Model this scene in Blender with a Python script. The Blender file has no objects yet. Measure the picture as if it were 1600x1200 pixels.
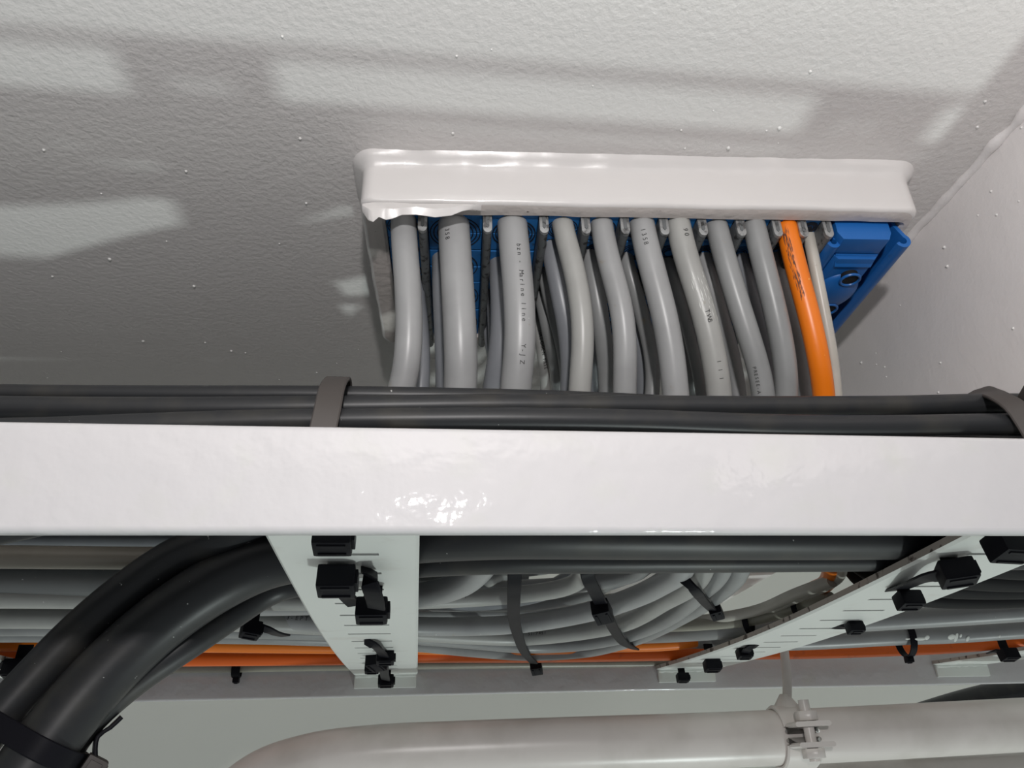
import bpy, bmesh, math, random
from mathutils import Vector, Matrix, noise
random.seed(7)
S = bpy.context.scene
C = S.collection

# ------------------------------------------------------------------ camera, world, lights, exposure
F = 1200.0
_y = Vector((-150, 616, F)).normalized()
_x = Vector((10668, 260, F)); _x = (_x - _y * _x.dot(_y)).normalized()
_z = _x.cross(_y)
if _z.y > 0: _z = -_z
M = Matrix((_x, _y, _z))                       # world = M @ (right, down, forward)
cam_d = bpy.data.cameras.new('camera'); cam = bpy.data.objects.new('camera', cam_d); C.objects.link(cam)
cam_d.sensor_width = 36; cam_d.lens = 27; cam_d.clip_start = 0.01; cam_d.clip_end = 50
r_, d_, f_ = M.col[0], M.col[1], M.col[2]
cam.matrix_world = Matrix(((r_.x, -d_.x, -f_.x, 0), (r_.y, -d_.y, -f_.y, 0), (r_.z, -d_.z, -f_.z, 0), (0, 0, 0, 1)))
S.camera = cam

w = bpy.data.worlds.new('world'); S.world = w; w.use_nodes = True
w.node_tree.nodes['Background'].inputs[0].default_value = (0.93, 0.97, 1.0, 1)
w.node_tree.nodes['Background'].inputs[1].default_value = 0.25

def spot(name, loc, energy, radius, color, kind='POINT'):
    l = bpy.data.lights.new(name, kind); l.energy = energy; l.color = color
    if kind == 'POINT': l.shadow_soft_size = radius
    o = bpy.data.objects.new(name, l); C.objects.link(o); o.location = loc
    return o
spot('head_lamp', (0.004, -0.22, 0.098), 7.4, 0.012, (1.0, 0.965, 0.955))     # worn just above and behind the camera
spot('work_lamp', (0.95, 0.36, -2.5), 88, 0.085, (0.90, 1.0, 0.97))           # floor lamp far below, right of the tray
S.view_settings.view_transform = 'Standard'; S.view_settings.look = 'None'
S.view_settings.exposure = 0.0; S.view_settings.gamma = 1.0; S.view_settings.use_curve_mapping = False

def ray(px, py): return M @ Vector((px - 800, py - 600, F))
def oY(px, py, Y): r = ray(px, py); return r * (Y / r.y)
def oZ(px, py, Z): r = ray(px, py); return r * (Z / r.z)
def oX(px, py, X): r = ray(px, py); return r * (X / r.x)

# ------------------------------------------------------------------ materials
def mat(name, col, rough=0.5, metal=0.0, bump=None, spec=0.5, mottled=None, coat=0.0, dirt=None):
    """bump=(scale,strength,distance); mottled=(scale,colour2,lo,hi)"""
    m = bpy.data.materials.new(name); m.use_nodes = True
    nt = m.node_tree; b = nt.nodes['Principled BSDF']
    b.inputs['Base Color'].default_value = (*col, 1); b.inputs['Roughness'].default_value = rough
    b.inputs['Metallic'].default_value = metal; b.inputs['Specular IOR Level'].default_value = spec
    b.inputs['Coat Weight'].default_value = coat; b.inputs['Coat Roughness'].default_value = 0.045
    tc = nt.nodes.new('ShaderNodeTexCoord')
    last = None
    for k in ([mottled] if mottled and not isinstance(mottled, list) else (mottled or [])):
        n = nt.nodes.new('ShaderNodeTexNoise'); n.inputs['Scale'].default_value = k[0]; n.inputs['Detail'].default_value = 6
        nt.links.new(tc.outputs['Object'], n.inputs['Vector'])
        rp = nt.nodes.new('ShaderNodeMapRange'); rp.inputs[1].default_value = k[2]; rp.inputs[2].default_value = k[3]
        nt.links.new(n.outputs[0], rp.inputs[0])
        mx = nt.nodes.new('ShaderNodeMix'); mx.data_type = 'RGBA'
        nt.links.new(rp.outputs[0], mx.inputs[0])
        if last: nt.links.new(last, mx.inputs[6])
        else: mx.inputs[6].default_value = (*col, 1)
        mx.inputs[7].default_value = (*k[1], 1)
        last = mx.outputs[2]
    if last: nt.links.new(last, b.inputs['Base Color'])
    prev = None
    for s, st, ds in (bump or []):
        n = nt.nodes.new('ShaderNodeTexNoise'); n.inputs['Scale'].default_value = s; n.inputs['Detail'].default_value = 3
        nt.links.new(tc.outputs['Object'], n.inputs['Vector'])
        bp = nt.nodes.new('ShaderNodeBump'); bp.inputs['Strength'].default_value = st; bp.inputs['Distance'].default_value = ds
        nt.links.new(n.outputs[0], bp.inputs['Height'])
        if prev: nt.links.new(prev, bp.inputs['Normal'])
        prev = bp.outputs['Normal']
    if prev:
        nt.links.new(prev, b.inputs['Normal'])
        nt.links.new(prev, b.inputs['Coat Normal'])
    return m
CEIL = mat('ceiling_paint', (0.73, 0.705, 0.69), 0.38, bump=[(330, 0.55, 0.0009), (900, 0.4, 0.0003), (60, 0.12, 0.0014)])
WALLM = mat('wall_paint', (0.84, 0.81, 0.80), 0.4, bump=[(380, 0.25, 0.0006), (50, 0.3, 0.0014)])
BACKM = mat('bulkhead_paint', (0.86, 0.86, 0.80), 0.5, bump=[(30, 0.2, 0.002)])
RAIL = mat('white_gloss_enamel', (0.53, 0.52, 0.53), 0.55, bump=[(70, 0.5, 0.0015), (200, 0.2, 0.0004)], coat=0.9,
           mottled=(55, (0.52, 0.52, 0.505), 0.55, 0.8))
RUNG = mat('white_tray_enamel', (0.72, 0.74, 0.71), 0.4, bump=[(120, 0.15, 0.0005)], mottled=(40, (0.60, 0.58, 0.54), 0.6, 0.85))
EDGE = mat('dirty_cut_edge', (0.42, 0.37, 0.33), 0.7, mottled=(160, (0.08, 0.06, 0.05), 0.58, 0.66))
FRAME = mat('frame_paint', (0.70, 0.675, 0.66), 0.3, bump=[(90, 0.2, 0.0008)], coat=0.4)
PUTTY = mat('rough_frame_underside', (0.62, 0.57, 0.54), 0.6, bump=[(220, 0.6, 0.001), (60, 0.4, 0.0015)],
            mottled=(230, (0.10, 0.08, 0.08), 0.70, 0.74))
BLUE = mat('blue_sealing_rubber', (0.014, 0.16, 0.46), 0.42, bump=[(150, 0.25, 0.0006)], mottled=(180, (0.02, 0.05, 0.10), 0.62, 0.75))
BLUEP = mat('blue_moulded_plastic', (0.012, 0.125, 0.42), 0.38, bump=[(60, 0.3, 0.0010)],
            mottled=[(70, (0.02, 0.05, 0.12), 0.62, 0.78), (300, (0.25, 0.4, 0.55), 0.74, 0.78)])
RING = mat('dark_ring_groove', (0.006, 0.012, 0.025), 0.7)
BLACKH = mat('dark_hole', (0.006, 0.006, 0.007), 0.8)
STAY = mat('galvanised_stay_plate', (0.42, 0.43, 0.43), 0.42, metal=0.6, bump=[(300, 0.4, 0.0004)], mottled=(200, (0.16, 0.16, 0.16), 0.5, 0.62))
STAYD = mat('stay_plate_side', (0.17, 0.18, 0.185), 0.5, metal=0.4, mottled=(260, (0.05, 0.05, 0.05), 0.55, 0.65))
def grey(name, c, stain=(0.30, 0.27, 0.22)):
    return mat(name, c, 0.36, bump=[(60, 0.10, 0.0008)], mottled=[(35, tuple(x * 0.86 for x in c), 0.45, 0.7), (130, stain, 0.70, 0.80), (420, (0.62, 0.62, 0.6), 0.755, 0.78)])
G = [grey('light_grey_cable_jacket', (0.335, 0.338, 0.34)), grey('mid_grey_cable_jacket', (0.275, 0.28, 0.28)),
     grey('warm_grey_cable_jacket', (0.36, 0.36, 0.345)), grey('blue_grey_cable_jacket', (0.24, 0.25, 0.27))]
DUSTY = grey('dusty_brown_grey_jacket', (0.22, 0.20, 0.165), (0.16, 0.10, 0.06))
GD = grey('dark_grey_cable_jacket', (0.16, 0.165, 0.165))
OLIVE = grey('olive_grey_jacket', (0.30, 0.29, 0.24))
BEIGE = grey('beige_cable_jacket', (0.50, 0.48, 0.43))
ORANGE = mat('orange_cable_jacket', (0.85, 0.20, 0.008), 0.36, bump=[(60, 0.1, 0.0006)], mottled=(300, (0.95, 0.45, 0.12), 0.73, 0.77))
ORANGD = mat('deep_orange_cable_jacket', (0.78, 0.13, 0.004), 0.4, mottled=(80, (0.5, 0.09, 0.01), 0.6, 0.8))
BLK = mat('black_cable_jacket', (0.022, 0.023, 0.025), 0.4, spec=0.32, bump=[(70, 0.12, 0.0008)],
          mottled=[(45, (0.04, 0.038, 0.034), 0.5, 0.75), (300, (0.35, 0.35, 0.34), 0.735, 0.75)])
TIE = mat('black_tie_nylon', (0.010, 0.010, 0.013), 0.4, bump=[(200, 0.1, 0.0003)], spec=0.06)
BLKM = mat('shade_black_cable_jacket', (0.008, 0.008, 0.009), 0.6, spec=0.15)  # darker copy of the black jacket, standing in for a dark void
TIED = mat('dusty_tie_nylon', (0.06, 0.052, 0.048), 0.6)
PIPE = mat('grey_painted_pipe', (0.70, 0.655, 0.62), 0.32, bump=[(100, 0.15, 0.0006)], mottled=(14, (0.58, 0.54, 0.50), 0.5, 0.7))
INK = mat('black_print', (0.03, 0.03, 0.03), 0.6)
SCUFF = mat('black_scuff', (0.13, 0.05, 0.03), 0.7)
WHITEP = mat('white_paint_splash', (0.62, 0.63, 0.6), 0.5)
NIB = mat('paint_nib', (0.78, 0.77, 0.75), 0.3)

# ------------------------------------------------------------------ helpers
def obj(name, bm, mats, parent=None, smooth=True):
    me = bpy.data.meshes.new(name)
    bmesh.ops.recalc_face_normals(bm, faces=bm.faces)
    bm.to_mesh(me); bm.free()
    for m in (mats if isinstance(mats, (list, tuple)) else [mats]): me.materials.append(m)
    if smooth:
        for p in me.polygons: p.use_smooth = True
        me.set_sharp_from_angle(angle=math.radians(38))
    o = bpy.data.objects.new(name, me); C.objects.link(o)
    if parent: o.parent = parent
    return o
def tag(o, label=None, cat=None, group=None, kind=None):
    if label: o['label'] = label
    if cat: o['category'] = cat
    if group: o['group'] = group
    if kind: o['kind'] = kind
    return o
def empty(name, label, cat, group=None, loc=(0, 0, 0)):
    o = bpy.data.objects.new(name, None); C.objects.link(o); o.location = (0, 0, 0)
    o.empty_display_size = 0.02
    return tag(o, label, cat, group)

def catmull(P, step=0.004):
    P = [Vector(p) for p in P]
    if len(P) == 2: P = [P[0], (P[0] + P[1]) / 2, P[1]]
    Q = [P[0] * 2 - P[1]] + P + [P[-1] * 2 - P[-2]]
    out = []
    for i in range(1, len(Q) - 2):
        a, b, c, d = Q[i-1], Q[i], Q[i+1], Q[i+2]
        L = (c - b).length
        # centripetal parameters
        t0 = 0; t1 = t0 + max((b - a).length, 1e-6) ** .5; t2 = t1 + max(L, 1e-6) ** .5; t3 = t2 + max((d - c).length, 1e-6) ** .5
        n = max(2, int(L / step))
        for k in range(n):
            t = t1 + (t2 - t1) * k / n
            A1 = a * ((t1-t)/(t1-t0)) + b * ((t-t0)/(t1-t0)); A2 = b * ((t2-t)/(t2-t1)) + c * ((t-t1)/(t2-t1)); A3 = c * ((t3-t)/(t3-t2)) + d * ((t-t2)/(t3-t2))
            B1 = A1 * ((t2-t)/(t2-t0)) + A2 * ((t-t0)/(t2-t0)); B2 = A2 * ((t3-t)/(t3-t1)) + A3 * ((t-t1)/(t3-t1))
            out.append(B1 * ((t2-t)/(t2-t1)) + B2 * ((t-t1)/(t2-t1)))
    out.append(P[-1])
    return out
def frames(path, up=Vector((0, 0, 1))):
    T = []
    for i in range(len(path)):
        T.append((path[min(i+1, len(path)-1)] - path[max(i-1, 0)]).normalized())
    n = up - T[0] * up.dot(T[0])
    if n.length < 1e-3: n = Vector((1, 0, 0)) - T[0] * T[0].x
    n.normalize(); N = []
    for t in T:
        n = n - t * n.dot(t); n.normalize(); N.append(n.copy())
    return T, N
def add_tube(bm, path, r, seg=18, cap=True, mi=0):
    T, N = frames(path); rings = []
    for i, p in enumerate(path):
        b = T[i].cross(N[i]); rr = r[i] if isinstance(r, list) else r
        rings.append([bm.verts.new(p + (N[i] * math.cos(2*math.pi*k/seg) + b * math.sin(2*math.pi*k/seg)) * rr) for k in range(seg)])
    for a, c in zip(rings, rings[1:]):
        for k in range(seg):
            f = bm.faces.new((a[k], a[(k+1) % seg], c[(k+1) % seg], c[k])); f.material_index = mi
    if cap:
        bm.faces.new(rings[0][::-1]).material_index = mi; bm.faces.new(rings[-1]).material_index = mi
def add_box(bm, lo, hi, mi=0, bevel=0.0, mtx=None, seg=2):
    t = bmesh.new()
    bmesh.ops.create_cube(t, size=1)
    for v in t.verts:
        v.co = Vector([lo[k] + (hi[k] - lo[k]) * (v.co[k] + .5) for k in range(3)])
    if bevel > 0: bmesh.ops.bevel(t, geom=t.edges[:], offset=bevel, segments=seg, profile=.7, affect='EDGES')
    if mtx: bmesh.ops.transform(t, matrix=mtx, verts=t.verts)
    merge(bm, t, mi)
def merge(bm, t, mi=None):
    vm = {v: bm.verts.new(v.co) for v in t.verts}
    for f in t.faces:
        try: g = bm.faces.new([vm[v] for v in f.verts])
        except ValueError: continue
        g.material_index = f.material_index if mi is None else mi
    t.free()
def add_prism(bm, poly, axis0, axis1, ext, mi=0, bevel=0):
    """poly: list of 3D points (planar), ext: extrusion vector"""
    t = bmesh.new()
    a = [t.verts.new(p) for p in poly]; b = [t.verts.new(Vector(p) + Vector(ext)) for p in poly]
    t.faces.new(a); t.faces.new(b[::-1])
    n = len(a)
    for i in range(n): t.faces.new((a[i], b[i], b[(i+1) % n], a[(i+1) % n]))
    bmesh.ops.recalc_face_normals(t, faces=t.faces)
    if bevel: bmesh.ops.bevel(t, geom=t.edges[:], offset=bevel, segments=2, profile=.7, affect='EDGES')
    merge(bm, t, mi)
def add_ribbon(bm, path, normals, wd, th, mi=0):
    """flat strap following path, thickness along normals"""
    rings = []
    for i, p in enumerate(path):
        t = (path[min(i+1, len(path)-1)] - path[max(i-1, 0)]).normalized()
        n = normals[i] - t * normals[i].dot(t); n.normalize(); s = t.cross(n)
        rings.append([bm.verts.new(p + s*wd/2*a + n*th/2*b) for a, b in ((-1, -.4), (-.9, -1), (.9, -1), (1, -.4), (1, .4), (.9, 1), (-.9, 1), (-1, .4))])
    m = 8
    for a, c in zip(rings, rings[1:]):
        for k in range(m): bm.faces.new((a[k], a[(k+1) % m], c[(k+1) % m], c[k])).material_index = mi
    bm.faces.new(rings[0][::-1]).material_index = mi; bm.faces.new(rings[-1]).material_index = mi
def disp(bm, amp, scale, seed=0.0):
    bm.normal_update()
    mv = [(v, v.normal * (noise.noise(v.co * scale + Vector((seed, seed*2, 0))) * amp)) for v in bm.verts]
    for v, d in mv: v.co += d
_gl = {}
def glyph(ch):
    if ch not in _gl:
        cu = bpy.data.curves.new('t', 'FONT'); cu.body = ch; cu.size = 1; cu.extrude = 0.02
        o = bpy.data.objects.new('t', cu); C.objects.link(o)
        dg = bpy.context.evaluated_depsgraph_get(); me = o.evaluated_get(dg).to_mesh()
        _gl[ch] = ([v.co.copy() for v in me.vertices], [list(p.vertices) for p in me.polygons])
        o.evaluated_get(dg).to_mesh_clear(); bpy.data.objects.remove(o); bpy.data.curves.remove(cu)
    return _gl[ch]
def print_on(parent, path, r, s0, text, size, ang=0.0, flip=False, spacing=0.72):
    """letters printed along a cable jacket, on the side that faces the aisle, turned by ang"""
    L = [0.0]
    for a, b in zip(path, path[1:]): L.append(L[-1] + (b - a).length)
    bm = bmesh.new()
    for i, ch in enumerate(text):
        if ch == ' ': continue
        s = s0 + i * size * spacing
        j = next((q for q in range(1, len(L)) if L[q] >= s), None)
        if j is None: break
        u = (s - L[j-1]) / max(L[j] - L[j-1], 1e-9)
        c = path[j-1].lerp(path[j], u); t = (path[j] - path[j-1]).normalized()
        n = Vector((0, -1, -0.15)); n = (n - t * n.dot(t)).normalized()
        n = Matrix.Rotation(ang, 3, t) @ n
        tt = -t if flip else t
        up = n.cross(tt)
        vs, fs = glyph(ch)
        nv = []
        for v in vs:
            y = (v.y - .35) * size; a = y / r
            nv.append(bm.verts.new(c + tt * (v.x - .3) * size + (n * math.cos(a) + up * math.sin(a)) * (r + 0.00008 + v.z * 0.002)))
        for f in fs:
            try: bm.faces.new([nv[q] for q in f])
            except ValueError: pass
    return obj('printed_text', bm, INK, parent, smooth=False)

CABLES = {}
def cable(key, pts, r, m, label, group=None, name='cable', cat='cable', parent=None, step=0.004, smooth=14):
    path = catmull(pts, step)
    for _ in range(smooth):
        path = [path[0]] + [(a + b_ * 2 + c_) / 4 for a, b_, c_ in zip(path, path[1:], path[2:])] + [path[-1]]
    bm = bmesh.new(); add_tube(bm, path, r, seg=22)
    o = obj(name, bm, m, parent)
    if not parent: tag(o, label, cat, group)
    CABLES[key] = (o, path, r)
    return o

# ------------------------------------------------------------------ setting
ZC = 0.290; XW = 0.2965; YB = 1.20
bm = bmesh.new()
add_box(bm, (-2.6, -1.6, ZC), (2.6, YB, ZC + 0.02))
for i in range(120):                                  # paint nibs on the deckhead
    x = random.uniform(-.45, .3); y = random.uniform(.2, .8); s = random.choice([.00045, .0006, .0008, .0011])
    if -.05 < x < .29 and .29 < y < .47: continue
    t = bmesh.new(); bmesh.ops.create_icosphere(t, subdivisions=2, radius=s, matrix=Matrix.Translation((x, y, ZC)))
    merge(bm, t, 1)
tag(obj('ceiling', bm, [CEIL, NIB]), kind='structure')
bm = bmesh.new()
add_box(bm, (XW, -0.2, 0.160), (XW + .03, YB, ZC), 0)
# weld bead between wall and ceiling
pth = [Vector((XW - .001 + noise.noise(Vector((0, y*60, 0)))*.0012, y, ZC - .001 + noise.noise(Vector((5, y*60, 0)))*.0012)) for y in [0.1 + k*.004 for k in range(270)]]
add_tube(bm, pth, [0.0026 + noise.noise(Vector((9, p.y*90, 0)))*.0012 for p in pth], 12)
for i in range(60):
    y = random.uniform(.25, .8); z = random.uniform(.17, .285); s = random.choice([.0005, .0007, .001])
    t = bmesh.new(); bmesh.ops.create_icosphere(t, subdivisions=2, radius=s, matrix=Matrix.Translation((XW, y, z))); merge(bm, t, 1)
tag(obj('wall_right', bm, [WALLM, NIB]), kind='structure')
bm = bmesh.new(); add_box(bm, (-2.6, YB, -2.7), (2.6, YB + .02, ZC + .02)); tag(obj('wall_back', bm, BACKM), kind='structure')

# ------------------------------------------------------------------ cable ladder
YR = 0.250; ZB = 0.0717; ZT = 0.1105; ZR = 0.091; YF = 0.810; SAG = 0.0075
lad = empty('cable_ladder', 'long white enamelled cable ladder with slotted rungs, crossing the whole picture', 'cable tray')
def rail(y0, y1, name, tilt=0.0, ZB=ZB):
    bm = bmesh.new()
    n = 220
    prof = []
    rr = 0.0022
    for (cy, cz, a0) in ((y0+rr, ZB+rr, 180), (y1-rr, ZB+rr, 270), (y1-rr, ZT-rr, 0), (y0+rr, ZT-rr, 90)):
        for k in range(5):
            a = math.radians(a0 + 90*k/4); prof.append((cy + rr*math.cos(a), cz + rr*math.sin(a)))
    # profile runs counter-clockwise in (y,z); add mid points on the long faces
    rings = []
    for i in range(n + 1):
        x = -1.3 + 2.6 * i / n
        rings.append([bm.verts.new((x, p[0] + (ZT - p[1])*tilt, p[1] + .0003*math.sin(x*9))) for p in prof])
    m = len(prof)
    for a, c in zip(rings, rings[1:]):
        for k in range(m): bm.faces.new((a[k], a[(k+1) % m], c[(k+1) % m], c[k]))
    bm.faces.new(rings[0]); bm.faces.new(rings[-1][::-1])
    return obj(name, bm, RAIL, lad)
rail(YR, YR + .006, 'side_rail', .085, ZB + .0016); rail(YF, YF + .006, 'side_rail')
def zs(y): return ZR - SAG * math.sin(math.pi * max(0, min(1, (y - YR) / (YF - YR))))
SLOTP = 0.0305
def rung(x0, wd=0.062):
    bm = bmesh.new(); xs = [0, .0015, .0175, .0445, wd - .0015, wd]
    y0, y1 = YR + .006, YF
    ys = [y0]; cuts = []
    y = 0.2740
    while y < y1 - .012:
        cuts.append((y, y + .0032)); ys += [y, y + .0016, y + .0032, (y + .0032 + SLOTP + y) / 2]; y += SLOTP
    ys.append(y1)
    ys = sorted(set(round(q, 6) for q in ys))
    TH = 0.0045
    ft, fb = {}, {}
    for i, X in enumerate(xs):
        for j, Y in enumerate(ys):
            lift = 0.0012 if i in (0, 5) else 0
            fb[i, j] = bm.verts.new((x0 + X, Y, zs(Y) + lift)); ft[i, j] = bm.verts.new((x0 + X, Y, zs(Y) + TH))
    def hole(i, j):
        return i == 2 and any(a - 1e-5 <= (ys[j] + ys[j+1]) / 2 <= b + 1e-5 for a, b in cuts)
    nx, ny = len(xs) - 1, len(ys) - 1
    for i in range(nx):
        for j in range(ny):
            if hole(i, j):
                for (p, q, ii, jj) in (((i, j), (i+1, j), i, j-1), ((i+1, j), (i+1, j+1), i+1, j), ((i+1, j+1), (i, j+1), i, j+1), ((i, j+1), (i, j), i-1, j)):
                    if not (0 <= jj < ny and hole(ii, jj)): bm.faces.new((fb[p], fb[q], ft[q], ft[p]))
            else:
                bm.faces.new((fb[i, j], fb[i, j+1], fb[i+1, j+1], fb[i+1, j])); bm.faces.new((ft[i, j], ft[i+1, j], ft[i+1, j+1], ft[i, j+1]))
    for j in range(ny):
        bm.faces.new((fb[0, j], ft[0, j], ft[0, j+1], fb[0, j+1])).material_index = 1
        bm.faces.new((fb[nx, j], fb[nx, j+1], ft[nx, j+1], ft[nx, j])).material_index = 1
    for i in range(nx):
        bm.faces.new((fb[i, 0], fb[i+1, 0], ft[i+1, 0], ft[i, 0])); bm.faces.new((fb[i, ny], ft[i, ny], ft[i+1, ny], fb[i+1, ny]))
    o = obj('rung', bm, [RUNG, EDGE], lad, smooth=False)
    # weld fillet against the far rail
    bm = bmesh.new()
    pts = [Vector((x0 + .002 + (wd-.004)*k/20, YF - .001, ZR - .001 + noise.noise(Vector((k*.7, x0*9, 0)))*.0008)) for k in range(21)]
    add_tube(bm, pts, [0.0026 + noise.noise(Vector((k*.9, 3, x0)))*.0008 for k in range(21)], 10)
    add_box(bm, (x0 + .001, YF - .003, ZR - .012), (x0 + wd - .001, YF + .0005, ZR), 0, .0012)
    obj('weld_pad', bm, RUNG, o)
for x0 in (-.972, -.669, -.366, -.063, .241, .544, .847): rung(x0)

# ------------------------------------------------------------------ transit frame (coaming, modules, stay plates, wedge)
PSI = math.radians(-2.9)
O0 = Vector((-0.0235, 0.3195, 0))                       # inner front left corner
U = Vector((math.cos(PSI), math.sin(PSI), 0)); V = Vector((-math.sin(PSI), math.cos(PSI), 0))
ZFB = 0.2605
def loc(u, v, z): return O0 + U*u + V*v + Vector((0, 0, z))
FM = Matrix(((U.x, V.x, 0, O0.x), (U.y, V.y, 0, O0.y), (0, 0, 1, 0), (0, 0, 0, 1)))
LU, LV = 0.2785, 0.122
tr = empty('cable_transit', 'white welded frame on the ceiling packed with blue sealing blocks and cables', 'cable transit')
def rrect(u0, v0, u1, v1, r, n=10, m=70, mv=30):
    P = []
    for (cu, cv, a0) in ((u1-r, v0+r, -90), (u1-r, v1-r, 0), (u0+r, v1-r, 90), (u0+r, v0+r, 180)):
        for k in range(n): a = math.radians(a0 + 90*k/(n-1)); P.append((cu + r*math.cos(a), cv + r*math.sin(a)))
    out = []
    for i in range(4):
        out += P[i*n:(i+1)*n]
        a = P[(i+1)*n-1]; b = P[((i+1)*n) % (4*n)]; q = mv if i % 2 == 0 else m
        for k in range(1, q): out.append((a[0] + (b[0]-a[0])*k/q, a[1] + (b[1]-a[1])*k/q))
    return out
bm = bmesh.new()
TW = 0.012
levels = []                                             # (outset, z, inner?) from ceiling, down the outside, across the lip, up the inside
for o_, z in ((.0060, ZC + .001), (.0046, ZC - .0015), (.0032, ZC - .0032), (.0016, ZC - .0048), (.0005, ZC - .0068), (0, ZC - .009), (0, .2775), (0, .2745), (0, .2705), (0, .266), (0, ZFB + .0022), (-.0008, ZFB + .0008), (-.002, ZFB)):
    levels.append(rrect(-TW-o_, -TW+.001-o_, LU+.0055+o_, LV+TW+o_, .007 + max(o_, 0)) + [z])
for e in (.004, .0015, 0): levels.append(rrect(-e, -e, LU+e, LV+e, .0025 + e) + [ZFB - (.0003 if e else -.001)])
levels.append(rrect(0, 0, LU, LV, .0025) + [ZC])
rings = []
for li, L in enumerate(levels):
    z = L[-1]; ring = []
    for (a, b) in L[:-1]:
        p = loc(a, b, z)
        k = .0016 if li < 5 else .0005
        if 3 < li < 16: z_ = p.z + noise.noise(p*35)*.0006*(1 if li > 8 else 0)
        else: z_ = p.z
        nn = Vector((noise.noise(p*70), noise.noise(p*70 + Vector((9, 0, 0))), 0)) * (k if 0 < li < 16 else 0)
        ring.append(bm.verts.new(Vector((p.x, p.y, z_)) + nn))
    rings.append(ring)
for li, (a, c) in enumerate(zip(rings, rings[1:])):
    n = len(a)
    for k in range(n):
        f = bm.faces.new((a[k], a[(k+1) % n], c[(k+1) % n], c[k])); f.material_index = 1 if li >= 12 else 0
tag(obj('frame_coaming', bm, [FRAME, PUTTY], tr), 'white frame with rough underside lip')
# peeled paint skin hanging under the front left corner
bm = bmesh.new()
edge = [(566, 323, 330), (575, 322, 341), (583, 321, 347), (592, 321, 341), (603, 321, 342), (614, 321, 339), (628, 322, 337), (650, 323, 336.5), (680, 323, 337), (705, 323, 335.5), (722, 323.5, 332), (738, 324, 327), (752, 324.5, 326)]
top, mid, bot = [], [], []
for i, (x, a, b) in enumerate(edge):
    P = oY(x, a, O0.y - .0125 + (x - 600) * .34e-3 * math.sin(PSI)); Q = oY(x, b, P.y - .0006)
    P.z += .002
    top.append(P); mid.append(P.lerp(Q, .6) + Vector((0, -.0022 - .0008*math.sin(i*2.1), 0))); bot.append(Q + Vector((0, .0012*math.sin(i*1.7), 0)))
def sheet(bm, rows, th):
    g = [[bm.verts.new(p) for p in r] for r in rows]; h = [[bm.verts.new(p + Vector((0, th, 0))) for p in r] for r in rows]
    for s, fl in ((g, 0), (h, 1)):
        for i in range(len(s)-1):
            for j in range(len(s[0])-1):
                q = (s[i][j], s[i][j+1], s[i+1][j+1], s[i+1][j]); bm.faces.new(q if fl else q[::-1])
    for j in range(len(g[0])-1):
        bm.faces.new((g[-1][j], g[-1][j+1], h[-1][j+1], h[-1][j])); bm.faces.new((g[0][j+1], g[0][j], h[0][j], h[0][j+1]))
    for i in range(len(g)-1):
        bm.faces.new((g[i][0], g[i+1][0], h[i+1][0], h[i][0])); bm.faces.new((g[i+1][-1], g[i][-1], h[i][-1], h[i+1][-1]))
sheet(bm, [top, mid, bot], .0004)
tag(obj('peeling_paint', bm, FRAME, tr), 'torn loose skin of white paint')

# stay plates: positions measured along the frame
def uof(px, py=350, z=0.255):
    p = oZ(px, py, z) - O0; return p.dot(U)
stay_px = [660, 762, 851, 917, 979, 1041, 1102, 1163, 1221, 1262, 1302]
stay_u = [uof(p) for p in stay_px]
for i, u in enumerate(stay_u):
    bm = bmesh.new(); hw = .0022
    # two folded skins with a slot between, rounded lower lip
    prof = []
    for k in range(9):
        a = math.pi * k / 8; prof.append((u - hw*math.cos(a), .2535 - hw*math.sin(a)*1.2))
    prof = [(u - hw, .280)] + prof + [(u + hw, .280)]
    poly = [loc(a, 0.0008, z) for a, z in prof]
    add_prism(bm, poly, None, None, V * (LV - .002), 1, .0003)
    inner = [loc(u - .0009, .0004, .272), loc(u - .0009, .0004, .2545), loc(u, .0004, .2535), loc(u + .0009, .0004, .2545), loc(u + .0009, .0004, .272)]
    pr2 = [(u - hw - .0002, .272)] + [(u - (hw + .0002)*math.cos(math.pi*k/8), .2535 - (hw + .0002)*1.2*math.sin(math.pi*k/8)) for k in range(9)] + [(u + hw + .0002, .272)]
    add_prism(bm, [loc(a, .0002, z) for a, z in pr2], None, None, V * .0022, 0, .0003)
    add_prism(bm, [p - V*.0006 for p in inner], None, None, V * .0008, 1)
    obj('stay_plate', bm, [STAY, STAYD], tr)

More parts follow.
